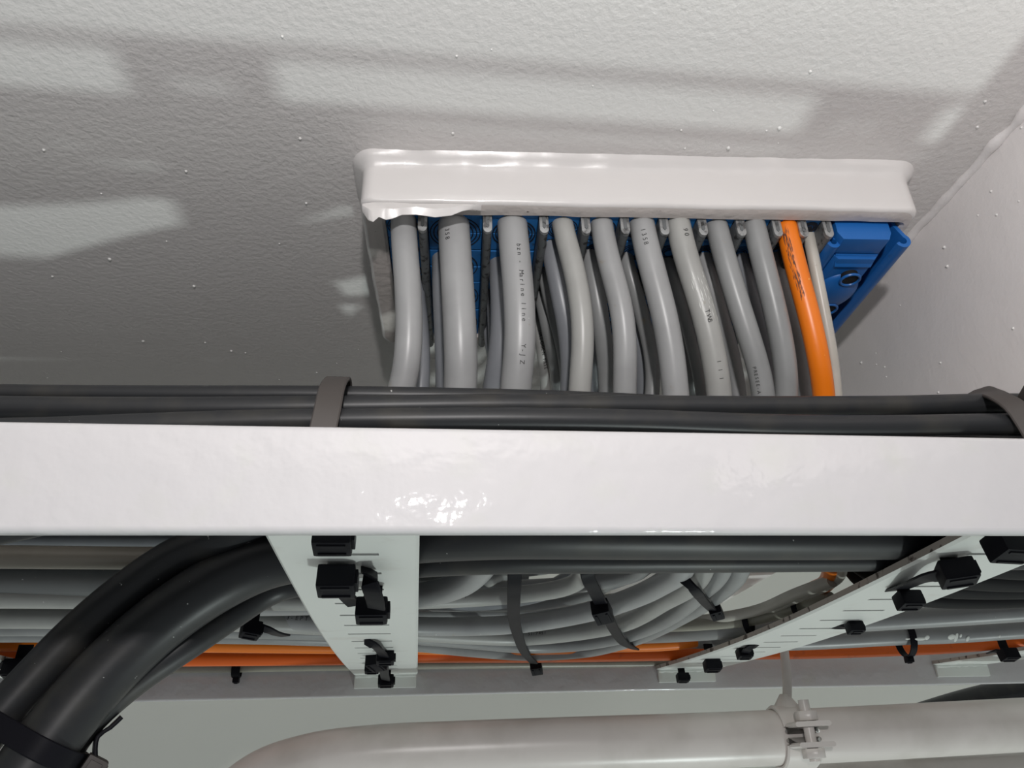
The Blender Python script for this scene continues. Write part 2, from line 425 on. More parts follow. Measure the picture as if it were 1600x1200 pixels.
# blue modules between the stay plates, built column by column
cols = []
b = [0.0] + stay_u
for i in range(len(stay_u)):
    cols.append((b[i] + (.0024 if i else .0004), b[i+1] - .0024))
rows_mm = [6, 4, 4, 6, 6, 6, 6, 6, 6, 8, 10]
ZM = 0.2615
holes = {}
for ci, ((ua, ub), n) in enumerate(zip(cols, rows_mm)):
    dv = LV / n
    for k in range(n):
        v0, v1 = k*dv + .0004, (k+1)*dv - .0004
        if ci == 1: pass
        bm = bmesh.new()
        add_box(bm, (ua, v0, ZM + .00015*((k*7 + ci) % 3)), (ub, (v0+v1)/2 - .0001, ZM + .025), 0, .0005, FM, 1)
        add_box(bm, (ua, (v0+v1)/2 + .0001, ZM + .00015*((k*5 + ci) % 3)), (ub, v1, ZM + .025), 0, .0005, FM, 1)
        cu, cv = (ua+ub)/2, (v0+v1)/2; mr = min(ub-ua, v1-v0) / 2
        for fr in ((.93, .80, .66, .5) if k % 3 != 1 else (.86, .7, .52, .36)):
            ring = [loc(cu + mr*fr*math.cos(a), cv + mr*fr*math.sin(a), ZM - .0002) for a in [2*math.pi*q/36 for q in range(36)]]
            t = bmesh.new(); w_ = .00028
            ri = [[t.verts.new(loc(cu + (mr*fr+dr)*math.cos(a), cv + (mr*fr+dr)*math.sin(a), ZM + dz)) for a in [2*math.pi*q/36 for q in range(36)]] for dr, dz in ((w_, .0004), (w_, -.0001), (-w_, -.0001), (-w_, .0004))]
            for a_, c_ in zip(ri, ri[1:]):
                for q in range(36): t.faces.new((a_[q], a_[(q+1) % 36], c_[(q+1) % 36], c_[q]))
            merge(bm, t, 1)
        # plug / core
        t = bmesh.new(); vs = [t.verts.new(loc(cu + mr*.30*math.cos(2*math.pi*q/20), cv + mr*.30*math.sin(2*math.pi*q/20), ZM - .0004)) for q in range(20)]
        vs2 = [t.verts.new(loc(cu + mr*.30*math.cos(2*math.pi*q/20), cv + mr*.30*math.sin(2*math.pi*q/20), ZM + .0006)) for q in range(20)]
        t.faces.new(vs)
        for q in range(20): t.faces.new((vs[q], vs2[q], vs2[(q+1) % 20], vs[(q+1) % 20]))
        merge(bm, t, 0 if k % 2 else 1)
        obj('sealing_module', bm, [BLUE, RING], tr, smooth=False)
# blue wedge
uw0 = stay_u[-1] + .003; uw1 = LU - .001
bm = bmesh.new()
zt = .2545
# front block
add_prism(bm, [loc(uw0 + .002, .001, .272), loc(uw0 + .002, .001, .2545), loc(uw0 + .0045, .001, .2500), loc(uw1 - .008, .001, .2500), loc(uw1 - .006, .001, .2545), loc(uw1 - .006, .001, .272)], None, None, V*.0125, 0, .0008)
# long body behind the block, trapezoid
add_prism(bm, [loc(uw0 + .004, .0155, .270), loc(uw0 + .004, .0155, .2520), loc(uw0 + .0075, .0155, .2475), loc(uw1 - .0095, .0155, .2475), loc(uw1 - .006, .0155, .2520), loc(uw1 - .006, .0155, .270)], None, None, V*.100, 0, .0012)
add_prism(bm, [loc(uw0 + .004, .014, .270), loc(uw0 + .004, .014, .2535), loc(uw1 - .006, .014, .2535), loc(uw1 - .006, .014, .270)], None, None, V*.104, 0, .0005)
# chamfer lip at the front of the long body
add_prism(bm, [loc(uw0 + .006, .0145, .2500), loc(uw0 + .0075, .0215, .2465), loc(uw1 - .0095, .0215, .2465), loc(uw1 - .008, .0145, .2500)], None, None, Vector((0, 0, .004)), 0, .0004)
# dome
t = bmesh.new(); bmesh.ops.create_uvsphere(t, u_segments=28, v_segments=14, radius=1)
for v in t.verts: v.co = loc((uw0+uw1)/2 - .001 + v.co.x*.0135, .047 + v.co.y*.018, .2480 + v.co.z*.0052)
merge(bm, t, 0)
obj_w = tag(obj('wedge_clamp', bm, BLUEP, tr), 'bright blue moulded compression wedge')
def scroll(u_c, z_c, r, a0, a1, tail, th=.0011):
    pts = [(u_c + r*math.cos(math.radians(a0 + (a1-a0)*k/14)), z_c + r*math.sin(math.radians(a0 + (a1-a0)*k/14))) for k in range(15)]
    pts = pts + tail
    inn, out = [], []
    for i, p in enumerate(pts):
        q0 = pts[max(i-1, 0)]; q1 = pts[min(i+1, len(pts)-1)]; tx, tz = q1[0]-q0[0], q1[1]-q0[1]; l = math.hypot(tx, tz) or 1
        inn.append((p[0] - tz/l*th, p[1] + tx/l*th)); out.append((p[0] + tz/l*th, p[1] - tx/l*th))
    return inn, out
def add_scroll(bm, so, v0, v1):
    inn, out = so; n = len(inn)
    g = [[bm.verts.new(loc(a, v, z)) for a, z in L] for v in (v0, v1) for L in (inn, out)]
    for i in range(n-1):
        bm.faces.new((g[0][i], g[0][i+1], g[1][i+1], g[1][i])); bm.faces.new((g[2][i], g[3][i], g[3][i+1], g[2][i+1]))
        bm.faces.new((g[0][i], g[2][i], g[2][i+1], g[0][i+1])); bm.faces.new((g[1][i], g[1][i+1], g[3][i+1], g[3][i]))
    for i in (0, n-1): bm.faces.new((g[0][i], g[1][i], g[3][i], g[2][i]))
bm = bmesh.new(); add_scroll(bm, scroll(uw0 + .0015, .2520, .0028, 80, -170, [(uw0 - .0016, .262), (uw0 - .001, .270)]), .006, .112); obj('wedge_flange', bm, BLUEP, obj_w)
bm = bmesh.new(); add_scroll(bm, scroll(uw1 + .0012, .2520, .0034, 205, 420, [(uw1 - .001, .2625), (uw1 - .0015, .270)]), .004, .114); obj('wedge_flange', bm, BLUEP, obj_w)
for vv, uu in ((.030, .0), (.060, .0)):
    bm = bmesh.new(); c = loc((uw0+uw1)/2 + .001, vv, 0)
    t = bmesh.new(); bmesh.ops.create_cone(t, cap_ends=True, segments=28, radius1=.0048, radius2=.0048, depth=.004, matrix=Matrix.Translation((c.x, c.y, .2462 if vv < .06 else .2455)))
    merge(bm, t, 0)
    obj('bolt_hole', bm, BLACKH, obj_w)
    bm = bmesh.new(); pth = [Vector((c.x + .0052*math.cos(a), c.y + .0052*math.sin(a), .2440 if vv < .06 else .2434)) for a in [2*math.pi*q/32 for q in range(33)]]
    add_tube(bm, pth, .0008, 8); obj('hole_rim', bm, BLUEP, obj_w)

# ------------------------------------------------------------------ cables through the transit
def top(pts, Ys):
    """visible drop below the sealing blocks: first point on the block face, the rest at growing depth"""
    P0 = oZ(pts[0][0], pts[0][1] + 4, ZM - .004)
    P = [P0 + Vector((-(oZ(pts[1][0], pts[1][1], .25).x - P0.x)*.1, 0, .02)), P0]
    Y0 = P0.y
    n = len(pts) - 1
    for i, (x, y) in enumerate(pts[1:], 1):
        k = i / n; P.append(oY(x, y, Y0 + (Ys - Y0) * (k**1.6)))
    return P
LZ = .1005
def low(pts, z=LZ): return [oZ(p[0], p[1], p[2] if len(p) > 2 else z) for p in pts]
GT = 'grey cables dropping from the ceiling transit'
PX = Vector((1, 0, 0))
def left_tail(P, to, y=None, z=None, n=3):
    L = P[-1]; y = L.y if y is None else y; z = L.z if z is None else z
    return P + [Vector((L.x + (to - L.x)*k/n, L.y + (y - L.y)*k/n, L.z + (z - L.z)*k/n)) for k in range(1, n+1)]
# front row
P = top([(630, 349), (636, 430), (640, 500), (637, 570), (632, 605)], .345)
P += [Vector((P[-1].x - .013, .356, .150)), Vector((P[-1].x - .040, .375, .128))] + low([(430, 880, .124), (330, 882, .126), (150, 882, .126), (0, 880, .126), (-150, 878, .126)])
P = left_tail(P, -.7)
cable('C1', P, .0068, DUSTY if False else G[0], 'light grey cable at the far left of the transit, curving away left of the others', GT)
P = top([(709, 355), (714, 430), (718, 500), (721, 570), (721, 605)], .347)
P += [Vector((P[-1].x - .005, .362, .152)), Vector((P[-1].x - .035, .395, .124))] + low([(430, 908, .124), (250, 908, .132), (100, 908, .132), (-100, 908, .132)])
P = left_tail(P, -.7)
cable('C2', P, .0084, G[0], 'thickest grey cable, straight, second from the left at the front of the transit', GT)
P = top([(801, 356), (808, 430), (813, 500), (813, 560), (804, 605)], .347)
P += [Vector((P[-1].x + .002, .366, .150)), Vector((P[-1].x - .002, .392, .122))] + low([(735, 905, .107), (657, 930, .108), (540, 940, .108), (300, 945, .112), (0, 948, .112), (-100, 948, .112)])
P = left_tail(P, -.7)
cable('C3', P, .0081, G[0], 'thick grey cable with a long line of faint print, third from the left', GT)
P = top([(879, 355), (893, 402), (908, 475), (912, 523), (910, 570), (904, 608)], .345)
P += [Vector((P[-1].x + .003, .364, .150)), Vector((P[-1].x + .006, .395, .125))] + low([(900, 912, .109), (800, 930, .109), (657, 938, .106), (500, 940, .104), (250, 938, .102), (0, 935, .102)])
P = left_tail(P, -.7)
cable('C4', P, .0058, G[2], 'warm grey cable bowed like a bracket, fourth at the front of the transit', GT)
P = top([(941, 355), (949, 402), (971, 475), (977, 523), (978, 570), (975, 608)], .345)
P += [Vector((P[-1].x + .004, .366, .150)), Vector((P[-1].x + .010, .394, .127))] + low([(1000, 892, .122), (930, 910, .122), (800, 920, .121), (657, 925, .120), (300, 928, .120), (0, 926, .119)])
P = left_tail(P, -.7)
cable('C5', P, .0061, G[0], 'light grey cable, fifth at the front of the transit, kinked near its foot', GT)
P = top([(1004, 355), (1014, 402), (1034, 475), (1049, 547), (1056, 617)], .346)
P += [Vector((P[-1].x + .004, .362, .150)), Vector((P[-1].x + .008, .385, .125))] + low([(1072, 885), (1045, 905), (1011, 925), (920, 956), (800, 976), (657, 979), (500, 972), (400, 965, .108), (300, 958, .124), (0, 950, .124)])
P = left_tail(P, -.7)
cable('C6', P, .0069, G[0], 'grey cable with a thin dark line and 1358 printed at its top', GT)
P = top([(1061, 354), (1071, 402), (1096, 475), (1114, 547), (1125, 617)], .346)
P += [Vector((P[-1].x + .002, .362, .150)), Vector((P[-1].x + .002, .385, .127))] + low([(1100, 888, .102), (1035, 940), (958, 978), (822, 996), (741, 994), (600, 985), (450, 975), (200, 968), (0, 966)])
P = left_tail(P, -.7)
cable('C7', P, .0066, G[2], 'thick grey cable with chalky scuffs halfway down, seventh at the front of the transit', GT)
P = top([(1121, 357), (1132, 402), (1154, 475), (1177, 547), (1195, 617)], .346)
P += [Vector((P[-1].x + .000, .362, .150)), Vector((P[-1].x - .006, .388, .127))] + low([(1130, 888, .103), (1098, 922), (1045, 965), (977, 993), (900, 1007), (822, 1010), (741, 1003), (600, 992), (400, 985), (0, 980)])
P = left_tail(P, -.7)
cable('C8', P, .0060, G[1], 'mid grey cable, eighth at the front of the transit, printed near its foot', GT)
P = top([(1180, 355), (1190, 402), (1209, 475), (1224, 547), (1231, 617)], .346)
P += [Vector((P[-1].x - .004, .364, .150)), Vector((P[-1].x - .014, .392, .127))] + low([(1160, 885, .104), (1130, 920), (1073, 958), (990, 998), (908, 1018), (822, 1022), (741, 1016), (600, 1002), (400, 994), (0, 990)])
P = left_tail(P, -.7)
cable('C9', P, .0061, G[1], 'grey cable just left of the orange one at the front of the transit', GT)
P = top([(1231, 358), (1238, 396), (1253, 451), (1272, 523), (1283, 580), (1288, 617)], .346)
P += [Vector((P[-1].x + .003, .362, .150)), Vector((P[-1].x + .004, .385, .125))] + low([(1300, 885, .112), (1294, 908, .109), (1262, 925, .118), (1180, 975, .116), (1080, 1003, .105), (950, 1010, .104), (800, 1014, .104), (600, 1012, .104), (0, 1006, .104)])
P = left_tail(P, -.7)
cable('C10', P, .0057, ORANGE, 'bright orange cable dropping from the right part of the ceiling transit')
P = top([(1266, 372), (1270, 400), (1279, 445), (1290, 500), (1301, 560), (1307, 617)], .352)
P += [Vector((P[-1].x + .003, .372, .150)), Vector((P[-1].x + .002, .400, .125))] + low([(1318, 890, .108), (1300, 912, .106), (1243, 935, .104), (1180, 962, .103), (1110, 972, .103), (950, 980, .113), (700, 985, .116), (0, 975, .116)])
P = left_tail(P, -.7)
cable('C11', P, .0033, BEIGE, 'thin beige cable right beside the orange one at the transit')

# rows behind: each leaves the blocks deeper and is laid in the upper layer of the ladder
back = [
 # key, pts, r, Yend, mat, lane(Y,z), label
 ('B1', [(648, 440), (653, 480), (659, 535), (657, 605)], .0050, .385, 3, (.46, .128), 'slim blue-grey cable peeking out behind the leftmost cable'),
 ('B2', [(696, 409), (697, 450), (700, 520), (702, 605)], .0078, .39, 3, (.432, .135), 'blue-grey cable half hidden behind the thickest one'),
 ('B3', [(783, 416), (785, 460), (787, 520), (779, 575), (772, 605)], .0070, .39, 3, (.50, .130), 'blue-grey cable behind the thick printed one'),
 ('B4', [(771, 460), (771, 500), (774, 545), (778, 600)], .0040, .42, 3, (.53, .133), 'slim grey cable, second of three behind the thick printed one'),
 ('B5', [(763, 495), (765, 530), (771, 565), (778, 602)], .0038, .45, 3, (.55, .131), 'thinnest grey cable, hindmost of three behind the thick printed one'),
 ('B6', [(862, 390), (874, 451), (887, 511), (893, 565), (890, 608)], .0056, .38, 3, (.44, .146), 'grey cable hugging the back of the bracket-shaped cable'),
 ('B7', [(850, 427), (860, 475), (877, 535), (886, 608)], .0038, .42, 1, (.57, .132), 'slim grey cable squeezed between two others behind the bracket-shaped cable'),
 ('B8', [(846, 453), (857, 511), (868, 560), (874, 608)], .0048, .44, 1, (.59, .130), 'grey cable leaning right, behind the bracket-shaped cable'),
 ('B9', [(838, 488), (845, 535), (850, 575), (853, 608)], .0034, .45, 2, (.61, .128), 'thin grey cable printed HALOGEN FREE'),
 ('B10', [(922, 402), (935, 475), (945, 547), (949, 608)], .0050, .385, 1, (.47, .143), 'grey cable with a black scorched spot at its top'),
 ('B11', [(912, 440), (920, 500), (928, 560), (932, 608)], .0040, .42, 3, (.52, .146), 'slim grey cable between the fourth and fifth front cables'),
 ('B12', [(978, 405), (992, 451), (1005, 500), (1020, 560)], .0042, .375, 1, (.56, .145), 'slim speckled cable left of the one printed 1358'),
 ('B13', [(972, 440), (988, 500), (1004, 547), (1011, 608)], .0066, .40, 3, (.63, .126), 'grey cable flaring out at the foot, left of the one printed 1358'),
 ('B14', [(1044, 412), (1065, 475), (1083, 547), (1098, 617)], .0036, .385, 1, (.60, .143), 'slim grey cable on the left flank of the chalk-scuffed one'),
 ('B15', [(1040, 440), (1056, 499), (1075, 572), (1086, 617)], .0044, .41, 1, (.65, .126), 'grey cable in the gap left of the chalk-scuffed one'),
 ('B16', [(1101, 405), (1121, 475), (1140, 540), (1155, 617)], .0046, .385, 0, (.64, .141), 'slim light grey cable on the right flank of the chalk-scuffed one'),
 ('B17', [(1159, 405), (1175, 463), (1192, 520), (1207, 617)], .0042, .385, 3, (.66, .139), 'slim grey cable showing between the eighth and ninth front cables'),
 ('B18', [(1213, 407), (1231, 475), (1248, 540), (1259, 617)], .0054, .38, 0, (.68, .126), 'light grey cable close behind the orange one'),
 ('B19', [(1257, 400), (1266, 440), (1280, 500), (1292, 560)], .0028, .38, 2, (.69, .141), 'thinnest beige-grey cable between orange and beige cables'),
]
for key, pts, r, Ye, mi, lane, lab in back:
    P = top(pts, Ye)
    e = P[-1]
    ly, lz = lane
    P += [Vector((e.x - .002, min(e.y + .012, ly), max(e.z - .030, lz + .006))), Vector((e.x - .020, (e.y + ly)/2 + .004, lz + .001)), Vector((e.x - .065, ly, lz)), Vector((e.x - .16, ly, lz)), Vector((-.7, ly, lz))]
    cable(key, P, r, G[mi], lab, GT)

# hidden filler cables in the top layer, added to block light from below
for i in range(13):
    yy = .447 + .0247*i + (.004 if i > 3 else 0)
    cable('U%d' % i, [Vector((-.9, yy, .152)), Vector((-.5, yy, .151)), Vector((-.2, yy - .002, .152)), Vector((-.075, yy - .008, .150)), Vector((-.010, yy - .010, .148))] + ([Vector((.035 + .05*(yy > .6), yy - .010, .150))] if yy > .49 else []), .0125, G[1],
          'hidden grey filler cable added to block light, top layer of the ladder at the left', 'added grey filler cables in the top layer of the ladder')
cable('U_a', [Vector((-.9, .62, .172)), Vector((-.35, .512, .168)), Vector((-.25, .464, .160)), Vector((-.173, .423, .152)), Vector((-.12, .399, .148)), Vector((-.089, .386, .147)), Vector((-.035, .376, .150))], .0125, G[1], 'grey filler cable added to shape the light, slanting across the top layer at the left', 'added grey filler cables in the top layer of the ladder')  # added filler, slanted to taper the patch of light on the ceiling
cable('U_b', [Vector((-.9, .64, .178)), Vector((-.30, .510, .176)), Vector((-.20, .458, .172)), Vector((-.15, .437, .166)), Vector((-.09, .411, .160)), Vector((-.030, .400, .160))], .0125, G[1], 'grey filler cable added to block light, slanting behind the other slanting one', 'added grey filler cables in the top layer of the ladder')
# printed words on jackets
def words(key, s0, txt, size, ang=0.0, flip=False): print_on(CABLES[key][0], CABLES[key][1], CABLES[key][2], s0, txt, size, ang, flip)
words('C3', .034, 'bzn - Marine line    Y-JZ', .0034, -.15)
words('C2', .025, '358', .0034, .5)
words('C6', .0235, '1358', .0034, .35)
words('C7', .024, '90', .0036, -.1)
words('C7', .068, 'TWB', .0034, .1)
words('C7', .094, '1 1 1', .003, .1)
words('C8', .096, 'PRESEE-A', .0026, .8)
words('B9', .030, 'HALOGEN FREE', .0030, 0)
words('C1', .030, ' ', .003)

def scuff(key, s, n, mt, name, ang0, spread, size=.0012, length=.03):
    """worn streaks: raised slivers of another colour on the jacket"""
    o, path, r = CABLES[key]; L = [0.0]
    for a, b_ in zip(path, path[1:]): L.append(L[-1] + (b_ - a).length)
    bm = bmesh.new()
    for k in range(n):
        ss = s + random.random()*length; an = ang0 + random.uniform(-spread, spread) ; ln = random.uniform(.0015, .006)
        w0 = random.uniform(.0001, size/2)
        ring = []
        for q in range(5):
            sq = ss + ln*q/4
            j = next((z for z in range(1, len(L)) if L[z] >= sq), None)
            if j is None: break
            c = path[j-1].lerp(path[j], (sq - L[j-1]) / max(L[j]-L[j-1], 1e-9)); t = (path[j]-path[j-1]).normalized()
            nn = Vector((0, -1, -.15)); nn = (nn - t*nn.dot(t)).normalized()
            ww = w0 * (1 - abs(q-2)/2.2)
            ring.append([bm.verts.new(c + (Matrix.Rotation(an + dx*ww/r, 3, t) @ nn) * (r + .00006)) for dx in (-1, 0, 1)])
        for a, c in zip(ring, ring[1:]):
            for q in range(2): bm.faces.new((a[q], a[q+1], c[q+1], c[q]))
    obj(name, bm, mt, o, smooth=False)
scuff('C10', .018, 90, SCUFF, 'scuff_mark', .75, .30, .0005, .040)
scuff('C7', .045, 40, WHITEP, 'chalk_scuff', .0, .7, .0006, .025)

# ------------------------------------------------------------------ cables lying in the ladder
GB = 'grey cables lying along the ladder'
cable('O2', low([(-150, 1030, .100), (300, 1029, .0995), (555, 1027, .0995), (657, 1024, .0995), (850, 1024), (1000, 1022), (1120, 1020), (1250, 1019), (1330, 1017), (1487, 1010), (1600, 1000), (1750, 985)]), .0066, ORANGD, 'orange cable lying along the far rail of the ladder')
cable('V1', low([(-150, 1043, .0985), (300, 1044, .0985), (657, 1039, .0985), (1000, 1036, .0985), (1250, 1033, .0985)]), .0042, OLIVE, 'olive-grey cable right below the long orange one', GB)
cable('V2', low([(-150, 1052, .0965), (300, 1052, .0965), (657, 1048, .0965), (1030, 1046, .0965), (1250, 1043, .0965)]), .0040, OLIVE, 'olive-grey cable touching the far rail of the ladder', GB)
cable('V3', low([(-300, 869, .112), (0, 870, .112), (200, 872, .112), (330, 872, .112), (450, 872, .112)]) + [Vector((-.02, .418, .118))], .0062, DUSTY, 'dusty brown-grey cable just behind the black bundle at the left, below the rail', GB)
cable('R1', low([(1800, 940, .103), (1600, 955, .103), (1465, 964, .103), (1330, 972, .102), (1200, 978, .1005), (1117, 984, .1005), (1000, 992, .113), (800, 998, .120)]), .0080, G[1], 'grey cable right of the slotted rung, above the paint-splashed one', GB)
cable('R2', low([(1800, 972, .099), (1600, 983, .099), (1487, 991, .0985), (1397, 994, .0985), (1290, 1000, .098), (1190, 1003, .099), (1100, 1000, .106), (900, 1000, .128)]), .0078, G[1], 'grey cable splashed with white paint, right of the slotted rung', GB)
cable('R3', low([(1300, 908, .105), (1243, 928, .1045), (1180, 955, .104), (1120, 966, .103), (1020, 975, .112), (900, 985, .125)]), .0040, BEIGE, 'upper beige cable of the tied pair behind the right rung', GB)
cable('R4', low([(1300, 935, .101), (1240, 950, .1005), (1180, 968, .100), (1110, 975, .0995), (1020, 980, .108), (900, 992, .122)]), .0045, OLIVE, 'lower grey cable of the tied pair behind the right rung', GB)
# paint splashes on R2
bm = bmesh.new()
for x, y, a, b_ in ((1430, 990, 9, 1.8), (1440, 988, 4, 2.5), (1468, 992, 5, 3), (1478, 987, 6, 3), (1485, 988, 3, 5), (1492, 985, 2, 2), (1503, 990, 3, 3), (1410, 990, 4, 1), (1545, 988, 2, 1.5), (1552, 986, 2, 1.5), (1535, 989, 1.5, 1)):
    c = oZ(x, y, .0985); k = c.y * .9 / 1200
    t = bmesh.new(); bmesh.ops.create_icosphere(t, subdivisions=2, radius=1)
    base = c + Vector((0, -.0055, -.0053)); q = Vector((0, 1, -1)).normalized(); nn = Vector((0, -1, -1)).normalized()
    for v in t.verts: v.co = base + Vector((1, 0, 0))*v.co.x*a*k*1.2 + q*v.co.y*b_*k*1.9 + nn*v.co.z*.0005
    merge(bm, t, 0)
obj('paint_splash', bm, WHITEP, CABLES['R2'][0])

cable('V4', low([(-300, 911, .111), (0, 911, .111), (200, 911, .111), (330, 911, .112), (380, 905, .118)]) + [Vector((-.02, .50, .135))], .0088, GD, 'dark grey cable under the dusty brown one, left of the stout black cables', GB)
cable('V5', low([(-300, 949, .108), (0, 950, .108), (200, 951, .108), (300, 950, .110), (360, 945, .118)]) + [Vector((-.02, .55, .136))], .0078, GD, 'dark grey cable third from the top at the left picture edge', GB)
# black bundle along the near rail
GK = 'black cables in the bundle along the near rail'
def run(pts): return [oY(*p) for p in pts]
cable('A', [Vector((-.9, .287, .118))] + run([(0, 672, .286), (200, 665, .286), (400, 658, .286), (640, 655, .285), (800, 654, .284), (1000, 657, .284), (1200, 664, .284), (1400, 665, .284), (1600, 662, .284)]) + [Vector((.5, .29, .135))], .0047, BLK, 'black cable at the front of the bundle, lowest one above the white rail', GK)
cable('B', [Vector((-.9, .295, .136))] + run([(0, 637, .294), (200, 638, .294), (400, 637, .294), (640, 634, .295), (800, 632, .296), (1000, 634, .297), (1200, 635, .297), (1400, 634, .297), (1600, 630, .296)]) + [Vector((.5, .30, .145))], .0047, BLK, 'black cable second from the bottom of the bundle above the white rail', GK)
cable('Cc', [Vector((-.9, .310, .150))] + run([(0, 614, .308), (300, 616, .308), (500, 616, .308), (800, 621, .308), (1000, 628, .310), (1200, 640, .312), (1600, 650, .312)]) + [Vector((.5, .315, .135))], .0038, BLK, 'topmost black cable of the bundle on the left half', GK)
cable('Cd', [Vector((-.9, .321, .146))] + [Vector((x, .321, .146)) for x in (-.4, -.1, .1, .3)] + [Vector((.5, .32, .146))], .0042, BLK, 'black cable hidden at the back of the bundle', GK)
cable('Ce', [Vector((x, .287, .1105 + .002*math.sin(x*8))) for x in (-.9, -.5, -.2, 0, .2, .5)], .0045, BLK, 'black cable in the bundle behind the near rail', GK)
cable('Cf', [Vector((x, .298, .1175 + .002*math.sin(x*7+1))) for x in (-.9, -.5, -.2, 0, .2, .5)], .0048, BLK, 'black cable in the heart of the bundle', GK)
cable('Cg', [Vector((x, .309, .132)) for x in (-.9, -.5, -.2, 0, .2, .5)], .0050, BLK, 'black cable inside the bundle', GK)
cable('Ch', [Vector((x, .300, .101)) for x in (-.9, -.5, -.2, 0, .2, .5)], .0052, BLK, 'black cable lowest in the bundle behind the near rail', GK)
cable('Cj', [Vector((-.9, .358, .1030)), Vector((-.4, .358, .1030)), Vector((-.2, .357, .1045)), Vector((-.13, .350, .120)), Vector((-.05, .334, .128)), Vector((.1, .332, .129)), Vector((.5, .332, .129))], .0095, BLK, 'black cable at the far side of the bundle, on the left below the rail', GK)
cable('Cl', [Vector((x, .3345, .121 if x < -.15 else .140)) for x in (-.9, -.5, -.25, -.1, 0, .2, .5)], .0060, BLK, 'black filler cable added to close a light gap at the back of the bundle', GK)  # hidden cable added to close a gap where lamp light leaked through
cable('Cm', [Vector((x, .3125, .1185)) for x in (-.9, -.5, -.25, -.12)], .0062, BLK, 'black filler cable added to block light through the core of the bundle, left part only', GK)  # added out of sight to keep light off the ceiling
cable('Ck', [Vector((x, .344, .1075 if x < -.15 else .132)) for x in (-.9, -.5, -.25, -.1, 0, .2, .5)], .0075, BLK, 'black filler cable added to stop light at the back of the bundle, on the left', GK)  # unseen filler, put in to stop a stripe of light above
cable('Ci', [Vector((-.9, .326, .105)), Vector((-.4, .327, .105)), Vector((-.2, .329, .106)), Vector((-.05, .318, .116)), Vector((.2, .318, .118)), Vector((.5, .318, .118))], .0068, BLK, 'black cable along the underside of the bundle, on the left below the rail', GK)
# stout cables leaving the ladder at the left
GF = 'stout black cables bending down out of the ladder'
K = run([(-120, 1290, .418), (-50, 1180, .420), (18, 1096, .421), (50, 1062, .422), (108, 1000, .422), (167, 946, .422), (227, 899, .422), (281, 864, .420), (335, 846, .412)]) + [Vector((-.060, .385, .130)), Vector((-.02, .352, .126)), Vector((.03, .338, .112)), Vector((.10, .334, .1065)), Vector((.2, .334, .106)), Vector((.33, .334, .106)), Vector((.60, .334, .106))]
cable('K1', K, .0100, BLK, 'uppermost stout black cable bending down out of the ladder at lower left', GF, smooth=6)
K = run([(-10, 1290, .416), (35, 1215, .419), (78, 1152, .420), (112, 1110, .421), (155, 1060, .422), (228, 990, .422), (288, 944, .421), (345, 908, .419), (425, 872, .414)]) + [Vector((-.048, .408, .1085)), Vector((-.018, .386, .1095)), Vector((.03, .369, .1085)), Vector((.10, .365, .1075)), Vector((.2, .364, .107)), Vector((.33, .362, .107)), Vector((.60, .362, .107))]
cable('K2', K, .0150, BLK, 'thickest black cable bending down out of the ladder at lower left', GF, smooth=6)
K = run([(20, 1300, .432), (80, 1212, .433), (122, 1140, .434), (207, 1063, .436), (294, 1005, .438), (352, 966, .441), (436, 914, .446)]) + [Vector((-.045, .437, .1005)), Vector((-.015, .410, .1015)), Vector((.03, .394, .1005)), Vector((.10, .390, .100)), Vector((.2, .388, .100)), Vector((.33, .385, .100)), Vector((.60, .383, .100))]
cable('K3', K, .0086, BLK, 'lowest stout black cable bending down out of the ladder at lower left', GF, smooth=6)
# black cables right of the slotted rung, their colour deepened in place of shade
for i, (yy, zz, r) in enumerate(((.40, .107, .011), (.425, .107, .011), (.452, .106, .011), (.48, .106, .010), (.44, .128, .011), (.505, .103, .008), (.47, .128, .01))):
    cable('D%d' % i, [Vector((.262 + .008*i, yy + .012, zz + .035)), Vector((.285 + .004*i, yy + .002, zz + .010)), Vector((.34, yy, zz)), Vector((.5, yy, zz)), Vector((.8, yy, zz)), Vector((1.1, yy, zz))], r, BLKM,
          'black cable stacked behind the right slotted rung, ' + ('nearest the front rail', 'second from the front rail', 'lower one in the middle', 'lower one toward the grey cables', 'upper one in the middle', 'lowest beside the grey cables', 'upper one toward the grey cables')[i], 'black cables stacked right of the slotted rung')

# ------------------------------------------------------------------ cable ties
def head_bm(bm, c, ax, n, L=.0118, W=.0088, H=.0078):
    """tie head: block with a slot; ax = strap direction, n = outward normal"""
    ax = (ax - n*ax.dot(n)).normalized(); s = n.cross(ax)
    mt = Matrix(((ax.x, s.x, n.x, c.x), (ax.y, s.y, n.y, c.y), (ax.z, s.z, n.z, c.z), (0, 0, 0, 1)))
    add_box(bm, (-L/2, -W/2, -H/2), (L/2, W/2, H/2), 0, .0013, mt)
    add_box(bm, (-L/2 + .002, -W/2 + .0015, H/2 - .0004), (L/2 - .002, -W/2 + .003, H/2 + .0006), 0, .0003, mt)
    add_box(bm, (-L/2 + .002, W/2 - .003, H/2 - .0004), (L/2 - .002, W/2 - .0015, H/2 + .0006), 0, .0003, mt)
    add_box(bm, (L/2 - .0005, -W/2 + .0018, -H/2 + .0018), (L/2 + .0012, W/2 - .0018, H/2 - .0022), 0, .0004, mt)
